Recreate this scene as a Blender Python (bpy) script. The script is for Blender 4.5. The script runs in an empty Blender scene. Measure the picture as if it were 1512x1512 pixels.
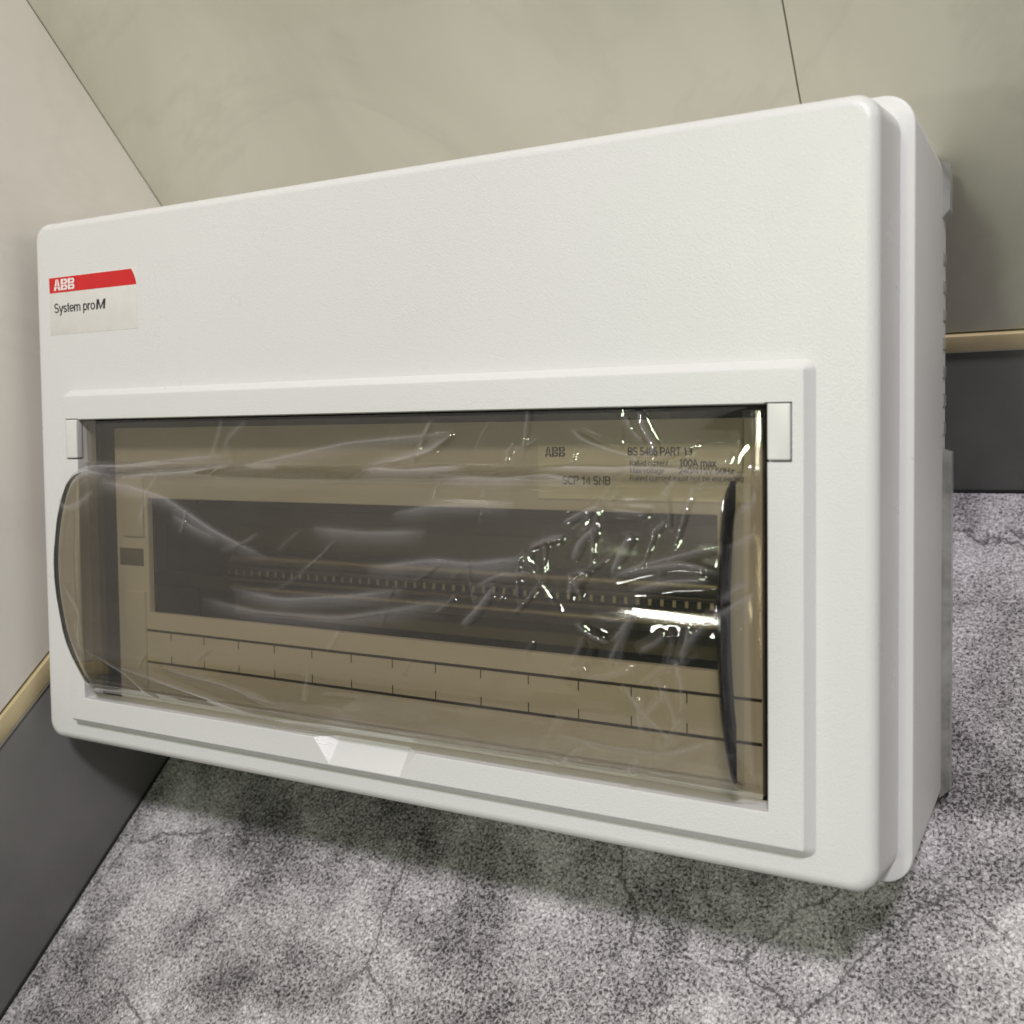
import bpy, bmesh, math, random
import numpy as np
from mathutils import Vector, Matrix

random.seed(7); np.random.seed(7)
S = bpy.context.scene
COL = S.collection

# ------------------------------------------------------------------ camera
cam = bpy.data.cameras.new('camera'); camo = bpy.data.objects.new('camera', cam); COL.objects.link(camo)
camo.location = (0.386992, -0.327765, 0.339203)
camo.rotation_euler = (0.840772, 0.32118, 0.34304)
cam.sensor_width = 36; cam.lens = 1469.158 / 1512 * 36
cam.shift_x = -84.2855 / 1512; cam.shift_y = -56.3428 / 1512
cam.clip_start = 0.01; cam.clip_end = 50
cam.dof.use_dof = True; cam.dof.focus_distance = 0.34; cam.dof.aperture_fstop = 15
S.camera = camo

# ------------------------------------------------------------------ world, lamps, exposure
wd = bpy.data.worlds.new('World'); S.world = wd; wd.use_nodes = True
wd.node_tree.nodes['Background'].inputs[0].default_value = (0.88, 0.95, 0.80, 1)
wd.node_tree.nodes['Background'].inputs[1].default_value = 0.11
def area(name, loc, target, size, power, color):
    l = bpy.data.lights.new(name, 'AREA'); 
    if isinstance(size, tuple): l.shape = 'ELLIPSE'; l.size, l.size_y = size
    else: l.shape = 'DISK'; l.size = size
    l.energy = power; l.color = color
    o = bpy.data.objects.new(name, l); COL.objects.link(o); o.location = loc
    o.rotation_euler = (Vector(target) - Vector(loc)).to_track_quat('-Z', 'Y').to_euler()
area('ceiling_lamp', (0.80, -0.32, 2.1), (0.2, -0.2, 0.0), 0.22, 28, (1.0, 0.945, 0.985))
area('room_lamp', (0.12, -0.93, 1.38), (0.2, -0.15, 0.12), 0.13, 3.1, (0.86, 1.0, 0.66))
area('far_lamp', (-0.49, -1.88, 1.17), (0.2, -0.15, 0.12), (0.27, 0.085), 3.0, (0.98, 1.0, 0.90))
S.view_settings.view_transform = 'Standard'; S.view_settings.look = 'None'
S.view_settings.exposure = 0.14; S.view_settings.gamma = 1; S.view_settings.use_curve_mapping = False
S.cycles.transparent_max_bounces = 40; S.cycles.max_bounces = 14; S.cycles.glossy_bounces = 6
S.cycles.sample_clamp_indirect = 8; S.cycles.blur_glossy = 0.0
S.cycles.use_denoising = True; S.cycles.caustics_reflective = False; S.cycles.caustics_refractive = False
S.render.film_transparent = False

# ------------------------------------------------------------------ helpers
MM = 0.001
def link(o): COL.objects.link(o); return o
def mesh_obj(name, verts, faces, mat, parent=None, smooth=None, scale=MM):
    me = bpy.data.meshes.new(name)
    me.from_pydata([tuple(c * scale for c in v) for v in verts], [], faces)
    return finish(name, me, mat, parent, smooth)
def finish(name, me, mat, parent=None, smooth=None):
    bm = bmesh.new(); bm.from_mesh(me)
    bmesh.ops.recalc_face_normals(bm, faces=bm.faces); bm.to_mesh(me); bm.free()
    if smooth is not None:
        me.polygons.foreach_set('use_smooth', [True] * len(me.polygons))
        me.set_sharp_from_angle(angle=math.radians(smooth))
    if mat: me.materials.append(mat)
    o = link(bpy.data.objects.new(name, me))
    if parent: o.parent = parent
    return o
def box_data(x0, x1, y0, y1, z0, z1):
    v = [(x, y, z) for x in (x0, x1) for y in (y0, y1) for z in (z0, z1)]
    f = [(0, 1, 3, 2), (4, 6, 7, 5), (0, 4, 5, 1), (2, 3, 7, 6), (0, 2, 6, 4), (1, 5, 7, 3)]
    return v, f
def box(name, b, mat, parent=None, bev=0.0, scale=MM, seg=2):
    v, f = box_data(*b)
    o = mesh_obj(name, v, f, mat, parent, scale=scale)
    if bev:
        bm = bmesh.new(); bm.from_mesh(o.data)
        bmesh.ops.bevel(bm, geom=list(bm.edges), offset=bev * scale, segments=seg, profile=0.6, affect='EDGES')
        bm.to_mesh(o.data); bm.free()
        o.data.polygons.foreach_set('use_smooth', [True] * len(o.data.polygons)); o.data.set_sharp_from_angle(angle=math.radians(50))
    return o
def rr(x0, x1, z0, z1, r, y, n=8):
    pts = []
    for cx, cz, a0 in ((x1 - r, z1 - r, 0), (x0 + r, z1 - r, 90), (x0 + r, z0 + r, 180), (x1 - r, z0 + r, 270)):
        for k in range(n + 1):
            a = math.radians(a0 + 90 * k / n); pts.append((cx + r * math.cos(a), y, cz + r * math.sin(a)))
    return pts
def loft(name, loops, mat, parent=None, smooth=35, close=False, cap0=False, cap1=False):
    n = len(loops[0]); v = [p for l in loops for p in l]; f = []
    m = len(loops)
    for i in range(m if close else m - 1):
        a, b = i * n, ((i + 1) % m) * n
        for k in range(n): f.append((a + k, a + (k + 1) % n, b + (k + 1) % n, b + k))
    if cap0: f.append(tuple(range(n)))
    if cap1: f.append(tuple((m - 1) * n + k for k in range(n)))
    return mesh_obj(name, v, f, mat, parent, smooth)
def cut(o, verts):
    """boolean difference of o with the convex hull of verts (mm)"""
    bm = bmesh.new()
    for p in verts: bm.verts.new([c * MM for c in p])
    bmesh.ops.convex_hull(bm, input=list(bm.verts)); bmesh.ops.recalc_face_normals(bm, faces=bm.faces)
    me = bpy.data.meshes.new('cutter'); bm.to_mesh(me); bm.free()
    c = link(bpy.data.objects.new('cutter', me)); c.parent = o.parent
    md = o.modifiers.new('b', 'BOOLEAN'); md.object = c; md.operation = 'DIFFERENCE'; md.solver = 'EXACT'
    bpy.context.view_layer.update()
    new = bpy.data.meshes.new_from_object(o.evaluated_get(bpy.context.evaluated_depsgraph_get()))
    o.modifiers.clear(); old = o.data; o.data = new; bpy.data.meshes.remove(old)
    bpy.data.objects.remove(c); bpy.data.meshes.remove(me)
# plain grotesque lettering drawn as strokes (cap height 1, x-height 0.73); each glyph: advance, list of polylines
def _arc(cx, cy, rx, ry, a0, a1, n=9):
    return [(cx + rx * math.cos(math.radians(a0 + (a1 - a0) * k / n)), cy + ry * math.sin(math.radians(a0 + (a1 - a0) * k / n))) for k in range(n + 1)]
XH = 0.73
_bowl = lambda x=0.27: _arc(x, XH / 2, 0.20, XH / 2 - .065, 0, 360, 14)
GL = {
 'A': (.68, [[(.03, 0), (.34, .96), (.65, 0)], [(.15, .33), (.53, .33)]]),
 'B': (.66, [[(.1, .07), (.1, .93), (.36, .93)] + _arc(.36, .725, .19, .205, 90, -90) + [(.1, .52)], [(.36, .52)] + _arc(.36, .295, .22, .225, 90, -90) + [(.1, .07)]]),
 'C': (.70, [_arc(.37, .5, .29, .44, 40, 320, 16)]),
 'H': (.70, [[(.1, 0), (.1, 1)], [(.58, 0), (.58, 1)], [(.1, .53), (.58, .53)]]),
 'M': (.82, [[(.10, 0), (.10, 1)], [(.12, .98), (.405, .08), (.69, .98)], [(.71, 0), (.71, 1)]]),
 'N': (.70, [[(.1, 0), (.1, .92), (.59, .08), (.59, 1)]]),
 'P': (.64, [[(.1, 0), (.1, .93), (.36, .93)] + _arc(.36, .69, .22, .24, 90, -90) + [(.1, .45)]]),
 'R': (.69, [[(.1, 0), (.1, .93), (.38, .93)] + _arc(.38, .71, .21, .22, 90, -90) + [(.1, .49)], [(.36, .49), (.60, 0)]]),
 'S': (.64, [_arc(.32, .715, .21, .22, 25, 270, 12) + _arc(.32, .285, .23, .225, 90, -155, 12)]),
 'T': (.60, [[(.03, .93), (.57, .93)], [(.30, .93), (.30, 0)]]),
 'V': (.64, [[(.03, 1), (.32, .05), (.61, 1)]]),
 'a': (.53, [_arc(.26, .50, .17, .165, 160, 0, 6) + [(.43, .0)], [(.43, .40), (.25, .37)] + _arc(.22, .215, .15, .155, 90, 300, 8) + [(.43, .22)]]),
 'b': (.56, [[(.09, 0), (.09, 1)], _bowl(.29)]),
 'c': (.51, [_arc(.28, XH / 2, .21, XH / 2 - .065, 45, 315, 12)]),
 'd': (.56, [[(.47, 0), (.47, 1)], _bowl(.27)]),
 'e': (.54, [[(.07, .36), (.48, .36)] + _arc(.27, .365, .205, .30, 0, 315, 14)]),
 'g': (.56, [_bowl(.27), [(.47, .70), (.47, .0)] + _arc(.27, -.0, .20, .21, 0, -150, 7)]),
 'l': (.24, [[(.12, 0), (.12, 1)]]),
 'm': (.84, [[(.09, 0), (.09, .72)], [(.09, .45)] + _arc(.25, .47, .16, .19, 160, 0, 6) + [(.41, 0)], [(.41, .45)] + _arc(.58, .47, .165, .19, 160, 0, 6) + [(.745, 0)]]),
 'n': (.56, [[(.09, 0), (.09, .72)], [(.09, .43)] + _arc(.28, .46, .185, .20, 160, 0, 7) + [(.465, 0)]]),
 'o': (.56, [_arc(.28, XH / 2, .215, XH / 2 - .065, 0, 360, 16)]),
 'p': (.56, [[(.09, -.27), (.09, .72)], _bowl(.29)]),
 'r': (.36, [[(.09, 0), (.09, .72)], [(.09, .42)] + _arc(.30, .42, .20, .23, 160, 80, 4)]),
 's': (.50, [_arc(.25, .515, .155, .15, 20, 270, 9) + _arc(.25, .215, .17, .15, 90, -155, 9)]),
 't': (.30, [[(.14, .93), (.14, .17)] + _arc(.22, .15, .08, .09, 180, 280, 4), [(.01, .66), (.27, .66)]]),
 'u': (.56, [[(.09, .73), (.09, .25)] + _arc(.275, .25, .185, .19, 180, 340, 7), [(.465, 0), (.465, .73)]]),
 'v': (.50, [[(.03, .73), (.25, .05), (.47, .73)]]),
 'x': (.50, [[(.04, 0), (.46, .73)], [(.04, .73), (.46, 0)]]),
 'y': (.50, [[(.03, .73), (.25, .06)], [(.47, .73), (.22, -.13)] + _arc(.12, -.13, .10, .10, -20, -110, 4)]),
 'z': (.48, [[(.05, .66), (.42, .66), (.06, .07), (.44, .07)]]),
 '0': (.56, [_arc(.28, .5, .205, .44, 0, 360, 16)]), '1': (.56, [[(.12, .72), (.33, .90), (.33, 0)]]),
 '2': (.56, [_arc(.28, .70, .20, .235, 170, -30, 9) + [(.07, .07), (.50, .07)]]),
 '3': (.56, [_arc(.27, .72, .18, .215, 160, -90, 9) + _arc(.27, .285, .21, .22, 90, -160, 9)]),
 '4': (.56, [[(.40, 0), (.40, .92), (.05, .30), (.53, .30)]]),
 '5': (.56, [[(.47, .93), (.14, .93), (.10, .50)] + _arc(.27, .32, .21, .26, 120, -155, 11)]),
 '6': (.56, [_arc(.28, .32, .20, .26, 0, 360, 14), _arc(.33, .45, .25, .48, 180, 65, 7)]),
 '8': (.56, [_arc(.28, .72, .175, .21, 0, 360, 12), _arc(.28, .285, .21, .225, 0, 360, 12)]),
 '/': (.30, [[(.02, 0), (.28, 1)]]), ':': (.28, [[(.14, .06), (.14, .19)], [(.14, .56), (.14, .69)]]), ' ': (.27, []),
}
def lettering(name, body, x, z, y, height, mt, parent, width=None, weight=0.15, slant=0.0):
    V, F, cx = [], [], 0.0
    for ch in body:
        adv, strokes = GL[ch]
        for s in strokes:
            P = np.array(s, float); P[:, 0] += cx
            k = [0] + [i for i in range(1, len(P)) if np.hypot(*(P[i] - P[i - 1])) > 1e-4]; P = P[k]
            T = np.gradient(P, axis=0) if len(P) > 2 else np.repeat(P[1:] - P[:1], 2, 0)
            d = np.diff(P, axis=0); d /= np.hypot(d[:, 0], d[:, 1])[:, None]
            for i in range(len(P)):
                a = d[max(i - 1, 0)]; c = d[min(i, len(d) - 1)]
                na, nc = np.array((-a[1], a[0])), np.array((-c[1], c[0])); mv = na + nc
                l = max(mv @ mv / 2, 0.35); mv = mv / l * 1.0
                hw = weight / 2
                V += [tuple(P[i] + mv * hw), tuple(P[i] - mv * hw)]
            b0 = len(V) - 2 * len(P)
            F += [(b0 + 2 * i, b0 + 2 * i + 1, b0 + 2 * i + 3, b0 + 2 * i + 2) for i in range(len(P) - 1)]
        cx += adv
    sx = width / cx if width else height
    me = bpy.data.meshes.new(name)
    me.from_pydata([((x + (a + slant * b_) * sx) * MM, y * MM, (z + b_ * height) * MM) for a, b_ in V], [], F)
    me.materials.append(mt); o = link(bpy.data.objects.new(name, me)); o.parent = parent
    return o
def abb_logo(name, x, z, y, w, h, mat, parent):
    """three block letters cut by one horizontal and, on each letter, one vertical hair line"""
    lw = w / 3.12; g = lw * 0.06; V = []; F = []
    def poly(p, hole=None):
        i = len(V)
        V.extend((x + a, y, z + b) for a, b in p); F.append(tuple(range(i, i + len(p))))
    st = lw * 0.30; hc = 0.03 * h
    def clip(p0, p1, zz):
        t = (zz - p0[1]) / (p1[1] - p0[1]); return (p0[0] + t * (p1[0] - p0[0]), zz)
    # A : two slanted legs, split at mid height, with a crossbar
    for sgn in (-1, 1):
        c = lw / 2
        def X(q): return c + sgn * q
        for z0, z1 in ((0, h * 0.36 - hc), (h * 0.36 + hc, h)):
            o0 = lw / 2 - (lw / 2 - st * 0.62) * z0 / h; o1 = lw / 2 - (lw / 2 - st * 0.62) * z1 / h
            i0 = max(g / 2, o0 - st); i1 = max(g / 2, o1 - st)
            poly([(X(i0), z0), (X(o0), z0), (X(o1), z1), (X(i1), z1)])
        poly([(X(g / 2), h * 0.20), (X(lw / 2 - st), h * 0.20), (X(lw / 2 - st), h * 0.36 - hc), (X(g / 2), h * 0.36 - hc)])
    for k in (1, 2):
        ox = k * lw * 1.06; c = lw * 0.46; bt = h * 0.17
        for z0, z1 in ((0, h / 2 - hc), (h / 2 + hc, h)):
            poly([(ox, z0), (ox + st, z0), (ox + st, z1), (ox, z1)])
            for a, b in ((st, c - g / 2), (c + g / 2, lw * 0.72)):
                poly([(ox + a, z0), (ox + b, z0), (ox + b, z0 + bt), (ox + a, z0 + bt)])
                poly([(ox + a, z1 - bt), (ox + b, z1 - bt), (ox + b, z1), (ox + a, z1)])
            zm = (z0 + z1) / 2; ra = (z1 - z0) / 2; ri = ra - bt; arc = []
            for j in range(9):
                a = math.radians(-90 + 180 * j / 8); arc.append((ox + lw * 0.72 + lw * 0.26 * math.cos(a), zm + ra * math.sin(a)))
            inn = [(ox + lw * 0.72 + max(0, lw * 0.26 - st * 0.9) * math.cos(math.radians(90 - 180 * j / 8)), zm + ri * math.sin(math.radians(90 - 180 * j / 8))) for j in range(9)]
            for j in range(8): poly([arc[j], arc[j + 1], inn[7 - j], inn[8 - j]])
    me = bpy.data.meshes.new(name); me.from_pydata([tuple(c * MM for c in v) for v in V], [], F)
    me.materials.append(mat); o = link(bpy.data.objects.new(name, me)); o.parent = parent
    return o

# ------------------------------------------------------------------ materials
def mat(name):
    m = bpy.data.materials.new(name); m.use_nodes = True; nt = m.node_tree; nt.nodes.clear()
    out = nt.nodes.new('ShaderNodeOutputMaterial'); return m, nt, out
def N(nt, t, **kw):
    n = nt.nodes.new(t)
    for k, v in kw.items():
        if k.startswith('i_'):
            key = k[2:]; key = int(key) if key.isdigit() else key.replace('_', ' ')
            n.inputs[key].default_value = v
        else: setattr(n, k, v)
    return n
def ramp(nt, src, stops):
    r = nt.nodes.new('ShaderNodeValToRGB'); e = r.color_ramp.elements
    while len(e) < len(stops): e.new(0.5)
    for el, (p, c) in zip(e, stops): el.position = p; el.color = c if len(c) == 4 else (*c, 1)
    nt.links.new(src, r.inputs[0]); return r.outputs[0]
def noise(nt, co, scale, detail=3, rough=0.5, dist=0.0):
    n = N(nt, 'ShaderNodeTexNoise'); n.inputs['Scale'].default_value = scale; n.inputs['Detail'].default_value = detail
    n.inputs['Roughness'].default_value = rough; n.inputs['Distortion'].default_value = dist
    nt.links.new(co, n.inputs['Vector']); return n.outputs['Fac']
def mixc(nt, fac, a, b, mode='MIX'):
    m = N(nt, 'ShaderNodeMix', data_type='RGBA', blend_type=mode)
    for s, v in ((m.inputs[0], fac), (m.inputs[6], a), (m.inputs[7], b)):
        if hasattr(v, 'is_linked'): nt.links.new(v, s)
        elif isinstance(v, (int, float)): s.default_value = v
        else: s.default_value = (*v, 1)
    return m.outputs[2]
def math_n(nt, op, a, b):
    m = N(nt, 'ShaderNodeMath', operation=op)
    for s, v in ((m.inputs[0], a), (m.inputs[1], b)):
        if hasattr(v, 'is_linked'): nt.links.new(v, s)
        else: s.default_value = v
    return m.outputs[0]
def bump(nt, h, strength, dist):
    b = N(nt, 'ShaderNodeBump'); b.inputs['Strength'].default_value = strength; b.inputs['Distance'].default_value = dist
    nt.links.new(h, b.inputs['Height']); return b.outputs[0]
def obj_co(nt): return N(nt, 'ShaderNodeTexCoord').outputs['Object']

def plastic(name, col, rough, bscale=0, bstr=0.0, spec=0.5):
    m, nt, out = mat(name); b = N(nt, 'ShaderNodeBsdfPrincipled'); co = obj_co(nt)
    c = mixc(nt, ramp(nt, noise(nt, co, 9, 2), [(0.35, (0, 0, 0)), (0.65, (1, 1, 1))]), [x * 0.975 for x in col], col)
    # faint handling marks and dust specks
    vo = N(nt, 'ShaderNodeTexVoronoi'); vo.inputs['Scale'].default_value = 75; nt.links.new(co, vo.inputs['Vector'])
    sx = N(nt, 'ShaderNodeSeparateColor'); nt.links.new(vo.outputs['Color'], sx.inputs[0])
    sp = math_n(nt, 'MULTIPLY', ramp(nt, vo.outputs['Distance'], [(0.018, (1, 1, 1)), (0.030, (0, 0, 0))]), math_n(nt, 'GREATER_THAN', sx.outputs[0], 0.72))
    c = mixc(nt, math_n(nt, 'MULTIPLY', sp, 0.35), c, [x * 0.55 for x in col])
    nt.links.new(c, b.inputs['Base Color'])
    r = ramp(nt, noise(nt, co, 35, 4, 0.6), [(0.3, (rough - .05,) * 3), (0.7, (rough + .07,) * 3)])
    nt.links.new(r, b.inputs['Roughness']); b.inputs['Specular IOR Level'].default_value = spec
    if bscale: nt.links.new(bump(nt, noise(nt, co, bscale, 2, 0.55), bstr, 0.0003), b.inputs['Normal'])
    nt.links.new(b.outputs[0], out.inputs[0]); return m
M_COVER = plastic('white_textured_plastic', (0.695, 0.695, 0.695), 0.31, 1900, 0.36)
M_BASE = plastic('white_base_plastic', (0.68, 0.68, 0.675), 0.42, 1700, 0.2)
M_SMOOTH = plastic('white_smooth_plastic', (0.70, 0.70, 0.69), 0.28)
M_INNER = plastic('inner_cover_plastic', (0.72, 0.70, 0.64), 0.40, 900, 0.12)
M_PLATE = plastic('olive_panel_plastic', (0.15, 0.145, 0.085), 0.35)  # olive imitates glare in the slot; the small side panel shares it
M_DARK = plastic('interior_shade_dark', (0.035, 0.034, 0.03), 0.5)
M_BLACK = plastic('gap_shade_black', (0.02, 0.02, 0.018), 0.5)

def simple(name, col, rough=0.5, metal=0.0):
    m, nt, out = mat(name); b = N(nt, 'ShaderNodeBsdfPrincipled'); co = obj_co(nt)
    c = mixc(nt, ramp(nt, noise(nt, co, 160, 3), [(0.3, (0, 0, 0)), (0.7, (1, 1, 1))]), [x * 0.93 for x in col], col)
    nt.links.new(c, b.inputs['Base Color']); b.inputs['Roughness'].default_value = rough; b.inputs['Metallic'].default_value = metal
    nt.links.new(b.outputs[0], out.inputs[0]); return m
M_RED = simple('red_print', (0.62, 0.012, 0.016), 0.35)
M_LABEL = simple('label_paper', (0.71, 0.695, 0.67), 0.3)
M_WHITEPRINT = simple('white_print', (0.85, 0.83, 0.82), 0.35)
M_INK = simple('black_ink', (0.03, 0.032, 0.034), 0.5)
M_INK2 = simple('brown_black_ink', (0.035, 0.028, 0.022), 0.5)
M_RATING = simple('rating_label_paper', (0.80, 0.80, 0.66), 0.4)
M_RAILD = simple('dull_rail_steel', (0.10, 0.095, 0.075), 0.45, 0.6)
M_ZINC = simple('zinc_plated_steel', (0.44, 0.42, 0.30), 0.30, 0.8)

def clear(name, tint, rough, ior=1.46, bscale=0, bstr=0, haze=0.0, hazecol=(0.8, 0.8, 0.82), boost=1.0, fold=0.0):
    m, nt, out = mat(name); t = N(nt, 'ShaderNodeBsdfTransparent'); t.inputs[0].default_value = (*tint, 1)
    g = N(nt, 'ShaderNodeBsdfGlossy'); g.inputs['Roughness'].default_value = rough; g.inputs[0].default_value = (1, 1, 1, 1)
    fr = N(nt, 'ShaderNodeFresnel'); geo = N(nt, 'ShaderNodeNewGeometry')
    # a thin sheet reflects alike from both of its faces: undo the node's inversion of the index on back faces
    ix = math_n(nt, 'ADD', math_n(nt, 'MULTIPLY', geo.outputs['Backfacing'], 1 / ior - ior), ior); nt.links.new(ix, fr.inputs[0])
    mx = N(nt, 'ShaderNodeMixShader'); fac = math_n(nt, 'MULTIPLY', fr.outputs[0], boost)
    cl = N(nt, 'ShaderNodeClamp'); nt.links.new(fac, cl.inputs[0]); nt.links.new(cl.outputs[0], mx.inputs[0])
    base = t.outputs[0]
    if haze:
        d = N(nt, 'ShaderNodeBsdfDiffuse'); d.inputs[0].default_value = (*hazecol, 1)
        tl = N(nt, 'ShaderNodeBsdfTranslucent'); tl.inputs[0].default_value = (*hazecol, 1)
        ad = N(nt, 'ShaderNodeMixShader'); ad.inputs[0].default_value = 0.35; nt.links.new(d.outputs[0], ad.inputs[1]); nt.links.new(tl.outputs[0], ad.inputs[2])
        h = N(nt, 'ShaderNodeMixShader')
        co = obj_co(nt)
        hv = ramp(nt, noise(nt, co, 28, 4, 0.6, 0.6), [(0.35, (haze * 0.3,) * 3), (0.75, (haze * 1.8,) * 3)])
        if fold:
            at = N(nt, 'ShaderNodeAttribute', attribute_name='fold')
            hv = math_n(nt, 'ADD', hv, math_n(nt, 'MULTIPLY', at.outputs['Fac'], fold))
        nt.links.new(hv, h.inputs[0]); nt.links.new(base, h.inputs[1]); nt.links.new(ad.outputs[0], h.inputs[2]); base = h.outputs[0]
    nt.links.new(base, mx.inputs[1]); nt.links.new(g.outputs[0], mx.inputs[2])
    if bscale:
        co = obj_co(nt); nrm = bump(nt, noise(nt, co, bscale, 2, 0.5), bstr, 0.0002); nt.links.new(nrm, g.inputs['Normal']); nt.links.new(nrm, fr.inputs['Normal'])
    nt.links.new(mx.outputs[0], out.inputs[0]); return m
M_SMOKE = clear('smoked_clear_plastic', (0.766, 0.735, 0.668), 0.04, 1.49, 1500, 0.04, boost=0.9)
M_EDGE_REFLECT = clear('dark_edge_reflection', (0.07, 0.075, 0.085), 0.10, 1.5, 300, 0.06, boost=0.8)
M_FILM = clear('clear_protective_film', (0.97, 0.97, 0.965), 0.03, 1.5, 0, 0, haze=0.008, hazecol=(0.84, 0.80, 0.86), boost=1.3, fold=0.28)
M_RIB = clear('translucent_rib_plastic', (0.62, 0.62, 0.60), 0.3, 1.45, 0, 0, haze=0.45, hazecol=(0.6, 0.6, 0.58))

def tile_mat(name, c0, c1, seed):
    m, nt, out = mat(name); b = N(nt, 'ShaderNodeBsdfPrincipled'); co = obj_co(nt)
    mp = N(nt, 'ShaderNodeMapping'); mp.inputs['Location'].default_value = (seed, seed * 2.3, seed * 0.7); nt.links.new(co, mp.inputs[0]); co = mp.outputs[0]
    big = noise(nt, co, 7, 5, 0.6, 0.9); vein = noise(nt, co, 4.2, 6, 0.62, 1.6)
    c = mixc(nt, ramp(nt, big, [(0.3, (0, 0, 0)), (0.72, (1, 1, 1))]), c0, c1)  # clouding of the glaze, contrast widened to imitate soft reflections
    v = ramp(nt, vein, [(0.46, (0, 0, 0)), (0.495, (1, 1, 1)), (0.53, (0, 0, 0))])
    c = mixc(nt, math_n(nt, 'MULTIPLY', v, 0.16), c, [x * 0.80 for x in c0])
    nt.links.new(c, b.inputs['Base Color'])
    r = ramp(nt, noise(nt, co, 30, 3), [(0.3, (0.04,) * 3), (0.7, (0.07,) * 3)]); nt.links.new(r, b.inputs['Roughness'])
    nt.links.new(bump(nt, noise(nt, co, 9, 2), 0.05, 0.0015), b.inputs['Normal'])
    nt.links.new(b.outputs[0], out.inputs[0]); return m
M_TILE_B = tile_mat('glazed_wall_tile', (0.68, 0.65, 0.56), (0.84, 0.815, 0.72), 3.1)  # same tile as the left wall; dimmer greenish light put into its colour
M_TILE_L = tile_mat('glazed_wall_tile_lit', (0.84, 0.80, 0.73), (0.90, 0.87, 0.80), 8.4)  # same tile, made paler for the stronger light on the left wall

def dark_tile():
    m, nt, out = mat('charcoal_skirting_tile'); b = N(nt, 'ShaderNodeBsdfPrincipled'); co = obj_co(nt)
    c = mixc(nt, ramp(nt, noise(nt, co, 16, 5, 0.6, 0.4), [(0.3, (0, 0, 0)), (0.7, (1, 1, 1))]), (0.155, 0.152, 0.147), (0.205, 0.20, 0.195))
    nt.links.new(c, b.inputs['Base Color']); b.inputs['Roughness'].default_value = 0.33
    nt.links.new(bump(nt, noise(nt, co, 500, 2), 0.06, 0.0003), b.inputs['Normal'])
    nt.links.new(b.outputs[0], out.inputs[0]); return m
M_SKIRT = dark_tile()
M_GOLD = simple('brushed_gold_trim', (0.66, 0.55, 0.33), 0.36, 0.25)
M_GROUT = simple('dark_grout', (0.36, 0.33, 0.28), 0.9)
M_TRIM_HIGHLIGHT = simple('trim_highlight_pale', (0.62, 0.58, 0.52), 0.7)
M_FGROUT = simple('floor_edge_grout', (0.015, 0.014, 0.014), 0.9)

def floor_mat():
    m, nt, out = mat('speckled_stone_floor'); b = N(nt, 'ShaderNodeBsdfPrincipled'); co = obj_co(nt)
    # fine wriggling grain in relief, broad pale and dark patches
    patch = noise(nt, co, 9, 8, 0.72, 0.3); cloud = noise(nt, co, 36, 7, 0.72, 0.3)
    n1 = noise(nt, co, 860, 2, 0.55, 0.6); n2 = noise(nt, co, 1300, 2, 0.6, 0.8)
    f = math_n(nt, 'ADD', math_n(nt, 'MULTIPLY', n1, 0.70), math_n(nt, 'MULTIPLY', n2, 0.30))
    ps = math_n(nt, 'ADD', math_n(nt, 'MULTIPLY', math_n(nt, 'SUBTRACT', patch, 0.5), 0.46), math_n(nt, 'MULTIPLY', math_n(nt, 'SUBTRACT', cloud, 0.5), 0.30))
    f = math_n(nt, 'ADD', f, ps)
    col = ramp(nt, f, [(0.33, (0.018, 0.017, 0.018)), (0.405, (0.10, 0.095, 0.099)), (0.46, (0.27, 0.258, 0.268)), (0.54, (0.43, 0.412, 0.427)), (0.68, (0.74, 0.715, 0.74))])
    tone = ramp(nt, math_n(nt, 'ADD', math_n(nt, 'MULTIPLY', patch, 0.6), math_n(nt, 'MULTIPLY', cloud, 0.4)), [(0.40, (0.62, 0.61, 0.615)), (0.56, (1, 1, 1))])
    col = mixc(nt, 1.0, col, tone, 'MULTIPLY')
    # hairline cracks, here and there
    wob = N(nt, 'ShaderNodeVectorMath', operation='ADD'); nz = N(nt, 'ShaderNodeTexNoise'); nz.inputs['Scale'].default_value = 45; nz.inputs['Detail'].default_value = 8; nz.inputs['Roughness'].default_value = 0.68
    nt.links.new(co, nz.inputs['Vector']); sc = N(nt, 'ShaderNodeVectorMath', operation='SCALE'); sc.inputs['Scale'].default_value = 0.016
    nt.links.new(nz.outputs['Color'], sc.inputs[0]); nt.links.new(co, wob.inputs[0]); nt.links.new(sc.outputs[0], wob.inputs[1])
    vo = N(nt, 'ShaderNodeTexVoronoi', feature='DISTANCE_TO_EDGE'); vo.inputs['Scale'].default_value = 9.5; nt.links.new(wob.outputs[0], vo.inputs['Vector'])
    cr = ramp(nt, vo.outputs['Distance'], [(0.0, (1, 1, 1)), (0.0065, (0, 0, 0))])
    msk = ramp(nt, noise(nt, co, 17, 3), [(0.42, (0, 0, 0)), (0.52, (1, 1, 1))])
    cm = math_n(nt, 'MULTIPLY', math_n(nt, 'MULTIPLY', cr, msk), 0.92)
    col = mixc(nt, cm, col, (0.045, 0.042, 0.042))
    nt.links.new(col, b.inputs['Base Color']); b.inputs['Roughness'].default_value = 0.55
    h = math_n(nt, 'SUBTRACT', f, math_n(nt, 'MULTIPLY', cm, 0.4))
    nt.links.new(bump(nt, h, 0.22, 0.0008), b.inputs['Normal'])
    nt.links.new(b.outputs[0], out.inputs[0]); return m
M_FLOOR = floor_mat()

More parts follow.
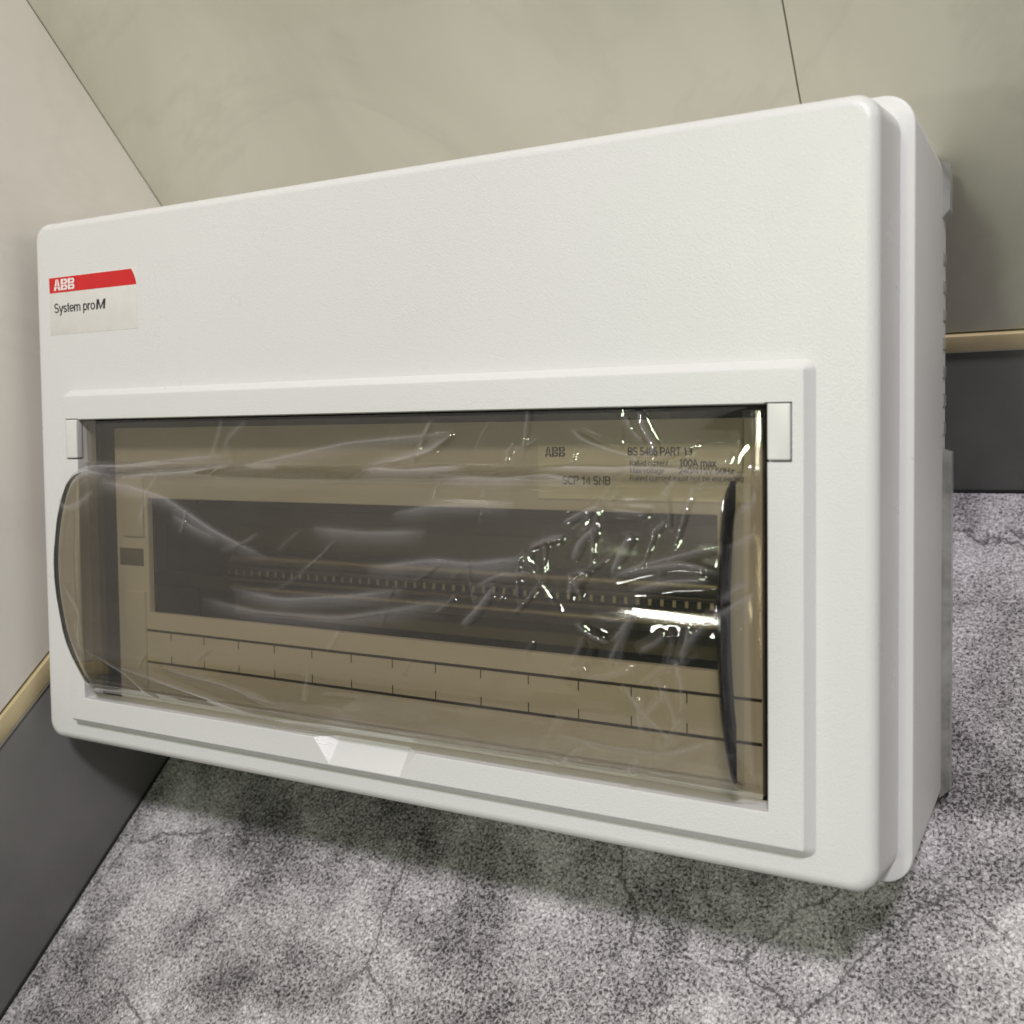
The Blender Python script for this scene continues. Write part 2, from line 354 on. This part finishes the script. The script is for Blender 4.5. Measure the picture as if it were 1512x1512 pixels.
# ------------------------------------------------------------------ setting (metres): floor z=0, back wall y=0, left wall x=0
def structure(o): o['kind'] = 'structure'; return o
G2, G1, PITCH = 0.0797, 0.0876, 0.3051
fl = structure(mesh_obj('floor', [(-0.03, 0.03, 0), (1.6, 0.03, 0), (1.6, -1.6, 0), (-0.03, -1.6, 0)], [(0, 1, 2, 3)], M_FLOOR, scale=1))
XE, YE = PITCH * 4, -0.72
def wall(name, tile_mt, flip, length):
    # built along a; flip swaps to the left wall (a runs along -y, depth along -x)
    def bx(nm, a0, a1, d0, d1, z0, z1, m, par=None, bev=0):
        # d: distance out of the wall face (negative = into the wall)
        b = (a0, a1, -d1, -d0, z0, z1) if not flip else (d0, d1, -a1, -a0, z0, z1)
        return box(nm, b, m, par, bev, scale=1)
    w = structure(bx(name, 0.0 if not flip else -0.03, length, -0.03, -0.0009, -0.01, 1.32, M_GROUT))
    a = 0.0
    while a < length - 0.02:
        a1 = min(a + PITCH - 0.0003, length); a0 = a + (0.0002 if a > 0 else 0.0)
        for z0, z1 in ((G1 + 0.0006, 0.688), (0.6894, 1.31)):
            bx('wall_tile', a0, a1, -0.0058, 0.0, z0, z1, tile_mt, w, 0.0005)
        bx('skirting_tile', a0, a1, -0.0058, 0.0004, 0.0012, G2 - 0.0008, M_SKIRT, w, 0.0006)
        a += PITCH
    t = bx('trim_strip', 0.0016, length, -0.0055, 0.0014, G2, G1 - 0.0004, M_GOLD, w, 0.0007)
    bx('trim_highlight', 0.0016, length, -0.0055, 0.0010, G2 - 0.0007, G2 - 0.0001, M_TRIM_HIGHLIGHT, w)  # pale strip painting the highlight along the trim's lower edge
    bx('floor_joint', 0.0, length, -0.0058, 0.0009, 0.0003, 0.0011, M_FGROUT, w)
    return w
wall('wall_back', M_TILE_B, False, XE)
wall('wall_left', M_TILE_L, True, -YE)

# ------------------------------------------------------------------ the consumer unit; local axes in mm: x right, y depth into the unit, z up its face
W, H, m_, d1, D, e_ = 335.0, 210.8, 5.95, 23.66, 93.48, 1.87
TH, PSI = 0.74523, -0.009288
root = bpy.data.objects.new('consumer_unit', None); COL.objects.link(root)
root.empty_display_size = 0.05
Rm = Matrix.Rotation(PSI, 3, 'Z') @ Matrix.Rotation(-TH, 3, 'X')
O = Vector((0.006907, -0.212315, 0.067901))
BX, BY, BZ = W / 2, D, -m_          # the empty stands at the rear bottom edge
root.location = O + Rm @ Vector((BX * MM, BY * MM, BZ * MM)); root.rotation_euler = Rm.to_euler()
root['label'] = 'white plastic electrical consumer unit with smoked door, leaning back in the tiled corner'
root['category'] = 'consumer unit'
# all parts are modelled with the cover's lower left front corner as origin, then shifted to the empty
PARTS = []
def part(o, parent=None):
    o.parent = parent or root; PARTS.append(o); return o

# base (rear box), an open shell
def shell_loops(): 
    L = []
    x0, x1, z0, z1 = -m_, W + m_, -m_, H + m_
    L.append(rr(x0, x1, z0, z1, 9, D)); L.append(rr(x0, x1, z0, z1, 9, d1 + 1.0))
    L.append(rr(x0 + .3, x1 - .3, z0 + .3, z1 - .3, 8.7, d1 + .3)); L.append(rr(x0 + 1, x1 - 1, z0 + 1, z1 - 1, 8.2, d1))
    L.append(rr(4, W - 4, 4, H - 4, 6, d1)); L.append(rr(4, W - 4, 4, H - 4, 6, D - 2.5))
    return L
base = part(loft('base', shell_loops(), M_BASE, cap0=True, cap1=True))
xs = W + m_ - 0.4
def rib(z0, z1, out, y0, y1, mt):
    v = [(xs, y0, z0), (xs + out, y0 + .6, z0 + min(3, (z1 - z0) * .2)), (xs + out, y0 + .6, z1 - min(1.2, (z1 - z0) * .2)), (xs, y0, z1)]
    v += [(p[0], y1, p[2]) for p in v]
    part(mesh_obj('side_rib', v, [(0, 1, 2, 3), (7, 6, 5, 4), (0, 4, 5, 1), (1, 5, 6, 2), (2, 6, 7, 3), (3, 7, 4, 0)], mt), base)
rib(-1, 117.5, 3.3, 86.5, 92.5, M_RIB); rib(193, 212, 2.6, 84, 92.5, M_RIB)
for k in range(7): rib(121.5 + k * 9.4, 126.8 + k * 9.4, 0.9, 86, 92.5, M_RIB)

# front cover with the door opening
fx0, fx1, fz0, fz1 = 20.2, 316.5, 10.8, 140.3
ox0, ox1, oz0, oz1 = 28.6, 306.9, 19.8, 131.1
L = [rr(-e_ + 2, W + e_ - 2, -e_ + 2, H + e_ - 2, 6, d1 + 1.2), rr(-e_, W + e_, -e_, H + e_, 7, d1 + 1.2), rr(-e_, W + e_, -e_, H + e_, 7, d1 - 0.6)]
for k in range(8):
    a = math.radians(90 * k / 7); R_ = 3.3
    t = (1 - (R_ * (1 - math.sin(a))) / d1) * 0
    ins = R_ * (1 - math.cos(a)); dep = R_ * (1 - math.sin(a)); dr = e_ * dep / d1 * 0.8 + 0.12
    L.append(rr(ins - dr, W - ins + dr, ins - dr, H - ins + dr, max(3.6, 6.8 - ins * 0.7), dep))
L.append(rr(fx0 + 3, fx1 - 3, fz0 + 3, fz1 - 3, 1.0, 0)); L.append(rr(fx0 + 3, fx1 - 3, fz0 + 3, fz1 - 3, 1.0, 3))
cover = part(loft('cover', L, M_COVER, smooth=40))

# raised bezel round the door
def srect(x0, x1, z0, z1, r, y): return rr(x0, x1, z0, z1, r, y, 5)
b = 2.6
L = [srect(fx0 - b, fx1 + b, fz0 - b - .6, fz1 + b, 3.2, 0.4), srect(fx0 - b, fx1 + b, fz0 - b - .6, fz1 + b, 3.2, -0.05),
     srect(fx0 - .25, fx1 + .25, fz0 - .25, fz1 + .25, 1.0, -3.75), srect(fx0 + .3, fx1 - .3, fz0 + .3, fz1 - .3, .8, -4.0),
     srect(ox0 - .25, ox1 + .25, oz0 - .25, oz1 + .25, .25, -4.0), srect(ox0, ox1, oz0, oz1, .2, -3.75), srect(ox0, ox1, oz0, oz1, .2, 4.5),
     srect(ox0 - 3, ox1 + 3, oz0 - 3, oz1 + 3, .4, 4.5), srect(ox0 - 3, ox1 + 3, oz0 - 3, oz1 + 3, .4, 0.4)]
bezel = part(loft('bezel', L, M_COVER, smooth=30, close=True))
def boxpts(x0, x1, y0, y1, z0, z1): return box_data(x0, x1, y0, y1, z0, z1)[0]
cut(bezel, boxpts(306.0, 313.7, -6, -1.6, 115.4, 131.5))
cut(bezel, boxpts(22.2, 29.4, -6, -1.6, 115.4, 131.5))
cut(bezel, [(153.5, -4.02, 11.2), (183.2, -4.02, 11.2), (152.5, -7, 10.9), (184, -7, 10.9), (146.2, -7, 20.5), (190.6, -7, 20.5),
            (146.2, -4, 20.5), (190.6, -4, 20.5), (154.5, 1.6, 20.5), (184, 1.6, 20.5)])
for p in bezel.data.polygons: p.use_smooth = True
bezel.data.set_sharp_from_angle(angle=math.radians(28))
for o in (bezel, cover):
    wn = o.modifiers.new('weighted_normals', 'WEIGHTED_NORMAL'); wn.keep_sharp = True; wn.weight = 100
for x0, x1 in ((307.0, 313.25), (22.6, 28.9)):
    part(box('hinge_cover', (x0, x1, -4.45, -1.5, 115.9, 131.1), M_SMOOTH, None, 0.55, seg=3))

# inner cover with the device slot
sx0, sx1, sz0, sz1 = 51.0, 288.0, 53.7, 99.4
L = [srect(33.0, 301.6, 17.5, 127.6, 1, 12.2), srect(33.0, 301.6, 17.5, 127.6, 1, 9.8), srect(sx0 - .8, sx1 + .8, sz0 - .8, sz1 + .8, .8, 9.8),
     srect(sx0 - .2, sx1 + .2, sz0 - .2, sz1 + .2, .6, 10.1), srect(sx0, sx1, sz0, sz1, .5, 10.8), srect(sx0, sx1, sz0, sz1, .5, 12.2)]
inner = part(loft('inner_cover', L, M_INNER, smooth=30, close=True))
part(loft('gap_shade_ring', [srect(10, W - 10, 8, 145, 1, 14.5), srect(10, W - 10, 8, 145, 1, 12.1), srect(sx0 - 2, sx1 + 2, sz0 - 2, sz1 + 2, 1, 12.1), srect(sx0 - 2, sx1 + 2, sz0 - 2, sz1 + 2, 1, 14.5)], M_BLACK, close=True))  # added black ring, stands in for shade in the gaps round the door
part(box('dark_panel', (34.5, 48.2, 9.55, 10.4, 72.2, 79.2), M_PLATE, None, 0.2), inner)  # thin dark olive panel, just proud of the inner cover
part(box('raised_panel', (37.5, 49.2, 8.9, 10.4, 84.0, 108.0), M_INNER, None, 0.5), inner)
part(box('raised_panel', (37.5, 49.2, 8.9, 10.4, 23.5, 62.0), M_INNER, None, 0.5), inner)
# printed pole scale: two lines and thirteen pairs of ticks
for z in (46.6, 33.8):
    part(box('scale_line', (47.3, 301.4, 9.66, 9.9, z - .45, z + .45), M_INK2), inner)
tick_me = None
for k in range(13):
    x = 62.6 + k * 18.0
    for z0, z1 in ((43.2, 46.2), (34.2, 37.2)):
        t = box('scale_tick', (-.17, .17, 9.7, 9.9, 0, 3.0), M_INK2) if tick_me is None else link(bpy.data.objects.new('scale_tick', tick_me))
        if tick_me is None: tick_me = t.data
        part(t, inner); t['off'] = (x, z0)

# interior: shade panel, glare plate, slotted rail, neutral comb
part(box('interior_shade_panel', (8, W - 8, 74, 77, 8, H - 8), M_DARK))  # dark colour stands in for the shade inside the white base
part(box('olive_glare_plate', (60, 312, 46, 47, 48, 106), M_PLATE, None, 0.3))  # added plate, its olive standing in for glare reflected over the slot
def rail():
    V, F = [], []
    def q(a, b_, c, d):
        i = len(V); V.extend((a, b_, c, d)); F.append((i, i + 1, i + 2, i + 3))
    x0, x1 = 14, 318
    prof = [(58.0, 44), (63.5, 44), (63.5, 50.5), (86.5, 50.5), (86.5, 44), (93, 44)]
    for (za, ya), (zb, yb) in zip(prof, prof[1:]):
        if False:
            # slotted flange
            x = x0
            while x < x1:
                q((x, ya, za), (x + 1.1, ya, za), (x + 1.1, yb, zb), (x, yb, zb))
                q((x + 1.1, ya, za), (x + 4.2, ya, za), (x + 4.2, ya, za + 1.4), (x + 1.1, ya, za + 1.4))
                q((x + 1.1, ya, zb - 1.2), (x + 4.2, ya, zb - 1.2), (x + 4.2, ya, zb), (x + 1.1, ya, zb)); x += 4.2
        else: q((x0, ya, za), (x1, ya, za), (x1, yb, zb), (x0, yb, zb))
    return mesh_obj('mounting_rail', V, F, M_RAILD)
part(rail())
def comb():
    # a broad rounded metal band with one row of small slots
    V, F = [], []
    def q(x0, x1, p, r):
        i = len(V); V.extend(((x0, p[1], p[0]), (x1, p[1], p[0]), (x1, r[1], r[0]), (x0, r[1], r[0]))); F.append((i, i + 1, i + 2, i + 3))
    zs = [56.5, 58, 60, 62, 64, 66.6, 68.8, 71, 73, 75, 76.5]
    pts = [(z, 43.5 - 7.0 * math.sqrt(max(0.0, 1 - ((z - 66.5) / 10.05) ** 2))) for z in zs]
    for p, r in zip(pts, pts[1:]):
        if p[0] != 66.6: q(66, 306, p, r); continue
        x = 66.0
        while x < 300: q(x, x + 1.2, p, r); x += 4.3
        q(x, 306, p, r)
    o = mesh_obj('slotted_band', V, F, M_ZINC)
    bm = bmesh.new(); bm.from_mesh(o.data); bmesh.ops.remove_doubles(bm, verts=bm.verts, dist=1e-6); bm.to_mesh(o.data); bm.free()
    o.data.polygons.foreach_set('use_smooth', [True] * len(o.data.polygons))
    return o
part(comb())

# rating label behind the door
rl = part(box('rating_label', (229.3, 298.3, 9.45, 9.9, 103.2, 120.3), M_RATING), inner)
LY = 9.40
TXT = []
TXT.append(abb_logo('logo_print', 231.8, 116.4, LY, 7.2, 3.1, M_INK, inner))
for body, x, z, h, w, bo in (('BS 5486 PART 13', 260.2, 116.8, 2.5, 20.6, .19), ('Rated current :', 260.8, 113.7, 1.8, 13.6, .13), ('100A max', 276.5, 113.5, 2.3, 11.6, .17),
                             ('Max voltage', 260.8, 111.5, 1.7, 11.2, .13), ('240/415V 50Hz', 276.5, 111.5, 1.8, 17.0, .15), ('Rated current must not be exceeded', 260.8, 109.3, 1.7, 35.5, .13),
                             ('SCP 14 SNB', 237.8, 107.8, 2.7, 16.6, .18)):
    TXT.append(lettering('label_print', body, x, z, LY, h, M_INK, inner, w, bo))
for t in TXT: part(t, inner)

# maker's label on the cover
ml = part(box('maker_label', (9.2, 60.4, -0.10, 0.3, 165.6, 188.9), M_LABEL, None, 0.08))
bar = [(9.3, 188.5), (9.5, 182.4), (60.1, 182.4)]
for k in range(7):
    a = k / 6; bar.append((60.1 - 2.6 * a ** 1.6, 182.5 + 6.0 * a))
part(mesh_obj('red_bar', [(x, -0.14, z) for x, z in bar] + [(x, 0.1, z) for x, z in bar], [tuple(range(len(bar)))] + [(i, (i + 1) % len(bar), len(bar) + (i + 1) % len(bar), len(bar) + i) for i in range(len(bar))], M_RED), ml)
part(abb_logo('logo_print', 12.2, 183.3, -0.18, 12.6, 4.4, M_WHITEPRINT, ml), ml)
part(lettering('label_print', 'System pro', 11.9, 174.3, -0.16, 3.9, M_INK, ml, 24.6, .135), ml)
part(lettering('label_print', 'M', 36.9, 174.3, -0.16, 3.9, M_INK, ml, 5.4, .17, .08), ml)

# ------------------------------------------------------------------ smoked door, bulging
PROF = [(129.6, -0.6), (113.6, -0.8), (111.8, -3.0), (110.9, -8.0), (109, -12.3), (106, -14.8), (102, -16.5), (95, -18.5), (89.6, -19.6), (83, -20.4), (77, -20.8), (70, -20.7), (64, -20.2), (57, -19.2), (50.5, -18), (45, -16.5), (40, -14.6), (34, -11.7), (29, -8.9), (26.2, -6.6), (25.0, -3.4), (24.4, -1.8), (23.4, -1.2)]
def smooth_prof(P, n=90):
    P = np.array(P, float); d = np.r_[0, np.cumsum(np.hypot(*np.diff(P, axis=0).T))]
    t = np.linspace(0, d[-1], n); z = np.interp(t, d, P[:, 0]); y = np.interp(t, d, P[:, 1])
    for _ in range(3):
        z[1:-1] = (z[:-2] + 2 * z[1:-1] + z[2:]) / 4; y[1:-1] = (y[:-2] + 2 * y[1:-1] + y[2:]) / 4
    return z, y
pz, py = smooth_prof(PROF)
nz_, ny_ = np.gradient(py), -np.gradient(pz)          # outward normal of the (z,y) curve is towards -y
ln_ = np.hypot(nz_, ny_); nz_, ny_ = nz_ / ln_, ny_ / ln_
if ny_.mean() > 0: nz_, ny_ = -nz_, -ny_
TK = 1.7; DX0, DX1 = 36.4, 299.0
iz, iy = pz - nz_ * TK, py - ny_ * TK
ring = list(zip(pz, py)) + list(zip(iz, iy))[::-1]
n = len(ring)
V = [(x, y, z) for x in (DX0, DX1) for z, y in ring]
door = part(mesh_obj('door', V, [(k, (k + 1) % n, n + (k + 1) % n, n + k) for k in range(n)] + [tuple(range(n)), tuple(range(n, 2 * n))], M_SMOKE, None, 30))
cap_pts = [(z, y) for z, y in zip(iz, iy) if y < 0.4]
def cap(x0, x1, name, pts, mt):
    k = len(pts); V = [(x, y, z) for x in (x0, x1) for z, y in pts]
    return part(mesh_obj(name, V, [tuple(range(k)), tuple(range(k, 2 * k))] + [(i, (i + 1) % k, k + (i + 1) % k, k + i) for i in range(k)], mt), door)
cap(DX0 + .05, DX0 + 1.6, 'end_cap', cap_pts, M_SMOKE); cap(DX1 - 1.6, DX1 - .05, 'end_cap', cap_pts, M_SMOKE)
for x0, x1 in ((30.3, DX0 - .02), (DX1 + .02, 305.2)):
    part(box('side_flange', (x0, x1, -0.9, 0.8, 23.4, 129.5), M_SMOKE, None, 0.3), door)
# dark end rims: near-black tint stands in for total internal reflection at each end
idx = [i for i in range(len(pz)) if py[i] < -7.5]
def rim(x0, x1, dark, wid):
    o = [(pz[i] + nz_[i] * .15, py[i] + ny_[i] * .15) for i in idx]
    q = [(pz[i] - nz_[i] * .3, min(py[i] + wid * min(1, max(.12, (-7 - py[i]) / 9)), -6.8)) for i in idx]
    k = len(o); V = [(x, y, z) for x in (x0, x1) for z, y in o] + [(x, y, z) for x in (x0, x1) for z, y in q]; F = []
    for i in range(k - 1):
        F += [(i, i + 1, k + i + 1, k + i), (2 * k + i, 3 * k + i, 3 * k + i + 1, 2 * k + i + 1), (i, 2 * k + i, 2 * k + i + 1, i + 1), (k + i, k + i + 1, 3 * k + i + 1, 3 * k + i)]
    part(mesh_obj('reflection_rim', V, F, dark, None, 40), door)
rim(DX0 - .25, DX0 + .5, M_EDGE_REFLECT, 1.2); rim(DX1 - .5, DX1 + .25, M_EDGE_REFLECT, 8.5)

# ------------------------------------------------------------------ wrinkled protective film over the door
WR = [
    (1.3, 1.6, [(32.4, 111.8), (59.5, 112.0), (84.7, 115.1), (110.4, 117.1)]),
    (1.2, 1.6, [(110.4, 116.8), (112.0, 112.3), (94.5, 110.0), (66.0, 108.3)]),
    (1.4, 1.5, [(112.0, 112.3), (128.2, 114.7), (164.4, 121.0), (197.4, 123.4), (205.7, 124.0)]),
    (1.3, 1.3, [(205.7, 124.0), (197.3, 118.0), (171.9, 112.3)]),
    (1.0, 1.5, [(171.9, 112.3), (189.9, 111.6), (212.6, 113.3)]),
    (0.8, 0.9, [(197.4, 128.4), (194.2, 120.9), (190.4, 113.2)]),
    (1.3, 1.5, [(55.7, 107.2), (75.4, 105.0), (94.8, 101.6), (120.2, 91.4), (145.4, 83.3)]),
    (0.8, 1.5, [(98.0, 96.5), (113.9, 91.2), (123.7, 88.8)]),
    (0.9, 2.2, [(114.4, 68.3), (139.1, 65.8), (173.5, 66.1), (197.4, 70.5), (216.2, 74.9)]),
    (0.9, 2.0, [(128.9, 72.5), (151.2, 70.5), (179.3, 73.5), (200.3, 76.9)]),
    (0.9, 2.0, [(184.5, 82.2), (209.7, 86.0), (224.1, 85.5), (244.4, 88.8)]),
    (1.0, 0.9, [(219.4, 67.0), (225.5, 72.5), (232.0, 80.1)]),
    (0.7, 2, [(161.7, 94.0), (183.7, 93.0), (206.6, 94.3)]),
    (0.7, 1.5, [(193.1, 99.1), (207.7, 101.9), (235.7, 103.2)]),
    (1.2, 0.8, [(256.3, 87.9), (258.0, 93.5), (263.9, 98.0)]),
    (1.2, 0.8, [(268.2, 84.8), (271.1, 91.3), (273.5, 96.3)]),
    (1.0, 0.8, [(267.8, 83.8), (275.7, 86.6), (289.2, 89.1), (298.9, 87.2)]),
    (0.9, 0.8, [(274.3, 81.1), (283.6, 83.9), (296.8, 85.3)]),
    (0.8, 0.7, [(268.8, 84.3), (274.7, 87.3), (287.2, 90.8), (299.1, 94.1)]),
    (1.2, 0.8, [(247.0, 125.3), (251.0, 121.6), (259.4, 118.8), (270.1, 116.0)]),
    (1.2, 0.8, [(270.1, 116.0), (274.3, 116.4), (274.3, 118.6), (271.8, 122.5), (268.7, 127.3), (268.9, 130.4)]),
    (0.9, 0.8, [(264.8, 128.4), (267.0, 124.4), (271.2, 120.5)]),
    (0.9, 0.7, [(257.6, 71.4), (261.7, 68.5), (268.4, 66.6)]),
    (0.9, 0.7, [(268.4, 66.6), (272.3, 71.3), (275.6, 75.2)]),
    (0.8, 0.7, [(263.1, 74.3), (268.0, 72.8), (273.0, 73.7)]),
    (0.9, 0.7, [(266.8, 60.4), (270.2, 66.4), (274.0, 72.3)]),
    (0.9, 0.6, [(287.2, 58.6), (287.0, 63.3)]),
    (0.9, 0.6, [(288.2, 61.6), (290.4, 70.0), (291.0, 73.7)]),
    (0.9, 0.7, [(287.4, 64.3), (293.2, 72.0), (298.9, 76.9), (306.8, 81.8)]),
    (0.8, 0.7, [(276.2, 65.1), (280.7, 67.3), (284.7, 70.4)]),
    (0.7, 0.8, [(253.7, 94.3), (246.3, 92.7), (242.0, 90.6)]),
    (0.8, 0.6, [(255.3, 85.0), (258.6, 81.5), (259.2, 78.7)]),
    (0.8, 0.6, [(279.1, 96.1), (282.3, 98.9), (282.9, 100.2)]),
    (1.0, 1.2, [(54.0, 39.9), (80.5, 35.7), (102.1, 31.3), (130.2, 25.6), (157.7, 21.8), (188.5, 20.4)]),
    (0.7, 0.8, [(48.1, 43.5), (64.0, 38.1), (75.4, 24.6)]),
    (0.8, 1.5, [(87.0, 40.6), (115.2, 37.1), (140.9, 32.3)]),
    (0.8, 0.9, [(224.5, 78.4), (231.2, 82.7), (244.6, 84.4)]),
    (0.6, 1, [(246.9, 37.2), (263.7, 35.2), (281.3, 35.8), (296.9, 42.4)]),
    (0.7, 0.8, [(271.0, 55.0), (278.0, 45.9), (285.0, 39.6)]),
    (1.1, 1.1, [(236.2, 112.7), (270.4, 112.8), (293.4, 112.1), (303.2, 111.9)]),
    (0.8, 1.2, [(202.7, 110.4), (228.7, 109.4), (240.6, 110.8), (260.3, 109.1)]),
    (0.9, 0.8, [(252.1, 98.1), (260.0, 102.4), (265.1, 102.9)]),
    (0.7, 0.7, [(266.2, 102.6), (278.5, 101.5)]),
    (0.9, 0.9, [(301.2, 102.1), (304.2, 105.6), (305.5, 106.4)]),
    (0.8, 0.8, [(300.1, 93.5), (304.4, 96.2), (306.3, 95.4)]),
    (0.8, 0.7, [(303.2, 83.3), (300.5, 81.4), (299.5, 79.6)]),
    (0.8, 1, [(34.8, 101.1), (42.0, 97.0), (49.0, 98.9), (54.2, 104.0)]),
    (0.6, 0.7, [(42.3, 69.6), (49.4, 59.7), (44.9, 43.2)]),
]

FP = [(130.4, -2.0), (121, -2.6), (114, -3.6), (111.6, -7.0), (109.4, -12.6), (106.2, -15.4), (102, -17.2), (95, -19.2), (89.6, -20.3), (83, -21.1), (77, -21.5), (70, -21.4), (64, -20.9), (57, -19.9), (50.5, -18.7), (45, -17.2), (40, -15.3), (34, -12.4), (29, -9.6), (26, -7.2), (24.4, -4.2), (23.0, -2.6)]
NX, NZ = 560, 330
fz, fy = smooth_prof(FP, NZ)
gz, gy = np.gradient(fy), -np.gradient(fz); gl = np.hypot(gz, gy); gz, gy = gz / gl, gy / gl
if gy.mean() > 0: gz, gy = -gz, -gy
X = np.linspace(29.6, 304.6, NX)
U, Z = np.meshgrid(X, fz)
Yb = np.repeat(fy[:, None], NX, 1)
# beyond the door's ends the film sags back towards the flange
sag = np.clip((U - 298.6) / 5.0, 0, 1) + np.clip((37.0 - U) / 6.5, 0, 1)
Yb = Yb + sag ** 1.3 * np.clip(-2.2 - Yb, 0, None) * 0.72
h = np.zeros_like(U); crease = np.zeros_like(U)
def ridge(amp, sig, pts):
    global h, crease
    P = np.array(pts, float)
    # smooth the polyline
    d = np.r_[0, np.cumsum(np.hypot(*np.diff(P, axis=0).T))]
    t = np.linspace(0, d[-1], max(12, int(d[-1] / 1.5)))
    Q = np.c_[np.interp(t, d, P[:, 0]), np.interp(t, d, P[:, 1])]
    for _ in range(4): Q[1:-1] = (Q[:-2] + 2 * Q[1:-1] + Q[2:]) / 4
    x0, x1 = Q[:, 0].min() - 8, Q[:, 0].max() + 8; z0, z1 = Q[:, 1].min() - 8, Q[:, 1].max() + 8
    mk = (U > x0) & (U < x1) & (Z > z0) & (Z < z1)
    if not mk.any(): return
    pu, pv = U[mk], Z[mk]; best = np.full(pu.shape, 1e9); tt = np.zeros_like(best); side = np.ones_like(best)
    for i in range(len(Q) - 1):
        a, c = Q[i], Q[i + 1] - Q[i]; l2 = c @ c + 1e-9
        s = np.clip(((pu - a[0]) * c[0] + (pv - a[1]) * c[1]) / l2, 0, 1)
        dd = np.hypot(pu - a[0] - s * c[0], pv - a[1] - s * c[1]); k = dd < best
        best = np.where(k, dd, best); tt = np.where(k, (i + s) / (len(Q) - 1), tt); side = np.where(k, (pu - a[0]) * c[1] - (pv - a[1]) * c[0], side)
    env = np.clip(np.minimum(tt, 1 - tt) * 5, 0, 1) ** 0.7
    # a crease: sharp crest with softer flanks and a slight trough beside it
    prof = np.exp(-np.abs(best) / (0.8 * sig)) * 0.8 + 0.35 * np.exp(-(best / (2.2 * sig)) ** 2)
    h[mk] += amp * env * prof * 0.95
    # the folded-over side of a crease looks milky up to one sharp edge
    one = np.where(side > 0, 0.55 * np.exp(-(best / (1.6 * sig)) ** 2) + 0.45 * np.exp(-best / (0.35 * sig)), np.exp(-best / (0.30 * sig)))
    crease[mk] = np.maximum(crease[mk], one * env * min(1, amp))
for a, s, p in WR: ridge(a, s, p)
rg = np.random.default_rng(11)
for k in range(70):      # small crinkles, densest towards the right end
    x = 300 - abs(rg.normal(0, 1)) * 70 if k < 48 else rg.uniform(36, 300); z = rg.uniform(26, 126); a = rg.normal(0.9, 0.5); l = rg.uniform(2.5, 11)
    dx, dz = math.cos(a) * l, math.sin(a) * l
    ridge(rg.uniform(.25, .7), rg.uniform(.35, .7), [(x - dx, z - dz), (x + rg.normal(0, .8), z + rg.normal(0, .8)), (x + dx, z + dz)])
def vnoise(sx, sz, seed):
    r = np.random.default_rng(seed); g = r.standard_normal((NZ // sz + 4, NX // sx + 4))
    zi = np.arange(NZ) / sz; xi = np.arange(NX) / sx; z0 = zi.astype(int); x0 = xi.astype(int); fz_ = (zi - z0)[:, None]; fx_ = (xi - x0)[None]
    fz_ = fz_ * fz_ * (3 - 2 * fz_); fx_ = fx_ * fx_ * (3 - 2 * fx_)
    G = lambda a, b_: g[np.ix_(z0 + a, x0 + b_)]
    return (G(0, 0) * (1 - fz_) * (1 - fx_) + G(1, 0) * fz_ * (1 - fx_) + G(0, 1) * (1 - fz_) * fx_ + G(1, 1) * fz_ * fx_)
h += 0.16 * vnoise(78, 20, 1) + 0.06 * vnoise(28, 12, 2) + 0.2
h = np.clip(h, 0.0, 3.0)
PX = U; PY = Yb + gy[:, None] * h; PZ = Z + gz[:, None] * h
V = np.stack([PX, PY, PZ], -1).reshape(-1, 3)
ii = (np.arange(NZ - 1)[:, None] * NX + np.arange(NX - 1)[None]).ravel()
F = np.stack([ii, ii + 1, ii + NX + 1, ii + NX], -1)
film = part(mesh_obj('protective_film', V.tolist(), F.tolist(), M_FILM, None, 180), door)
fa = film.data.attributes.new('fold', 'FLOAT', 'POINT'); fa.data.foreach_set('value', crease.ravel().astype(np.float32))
film['label'] = 'wrinkled clear protective film'

# shift every mesh from the cover-corner origin to the empty's origin
done = set()
off = Vector((BX, BY, BZ)) * MM
for o in PARTS:
    if o.parent is not root and o.parent is not None: pass
    if o.data.name in done: 
        pass
    else:
        done.add(o.data.name); o.data.transform(Matrix.Translation(-off))
    if 'off' in o:
        x, z = o['off']; o.location = (x * MM, 0, z * MM); del o['off']
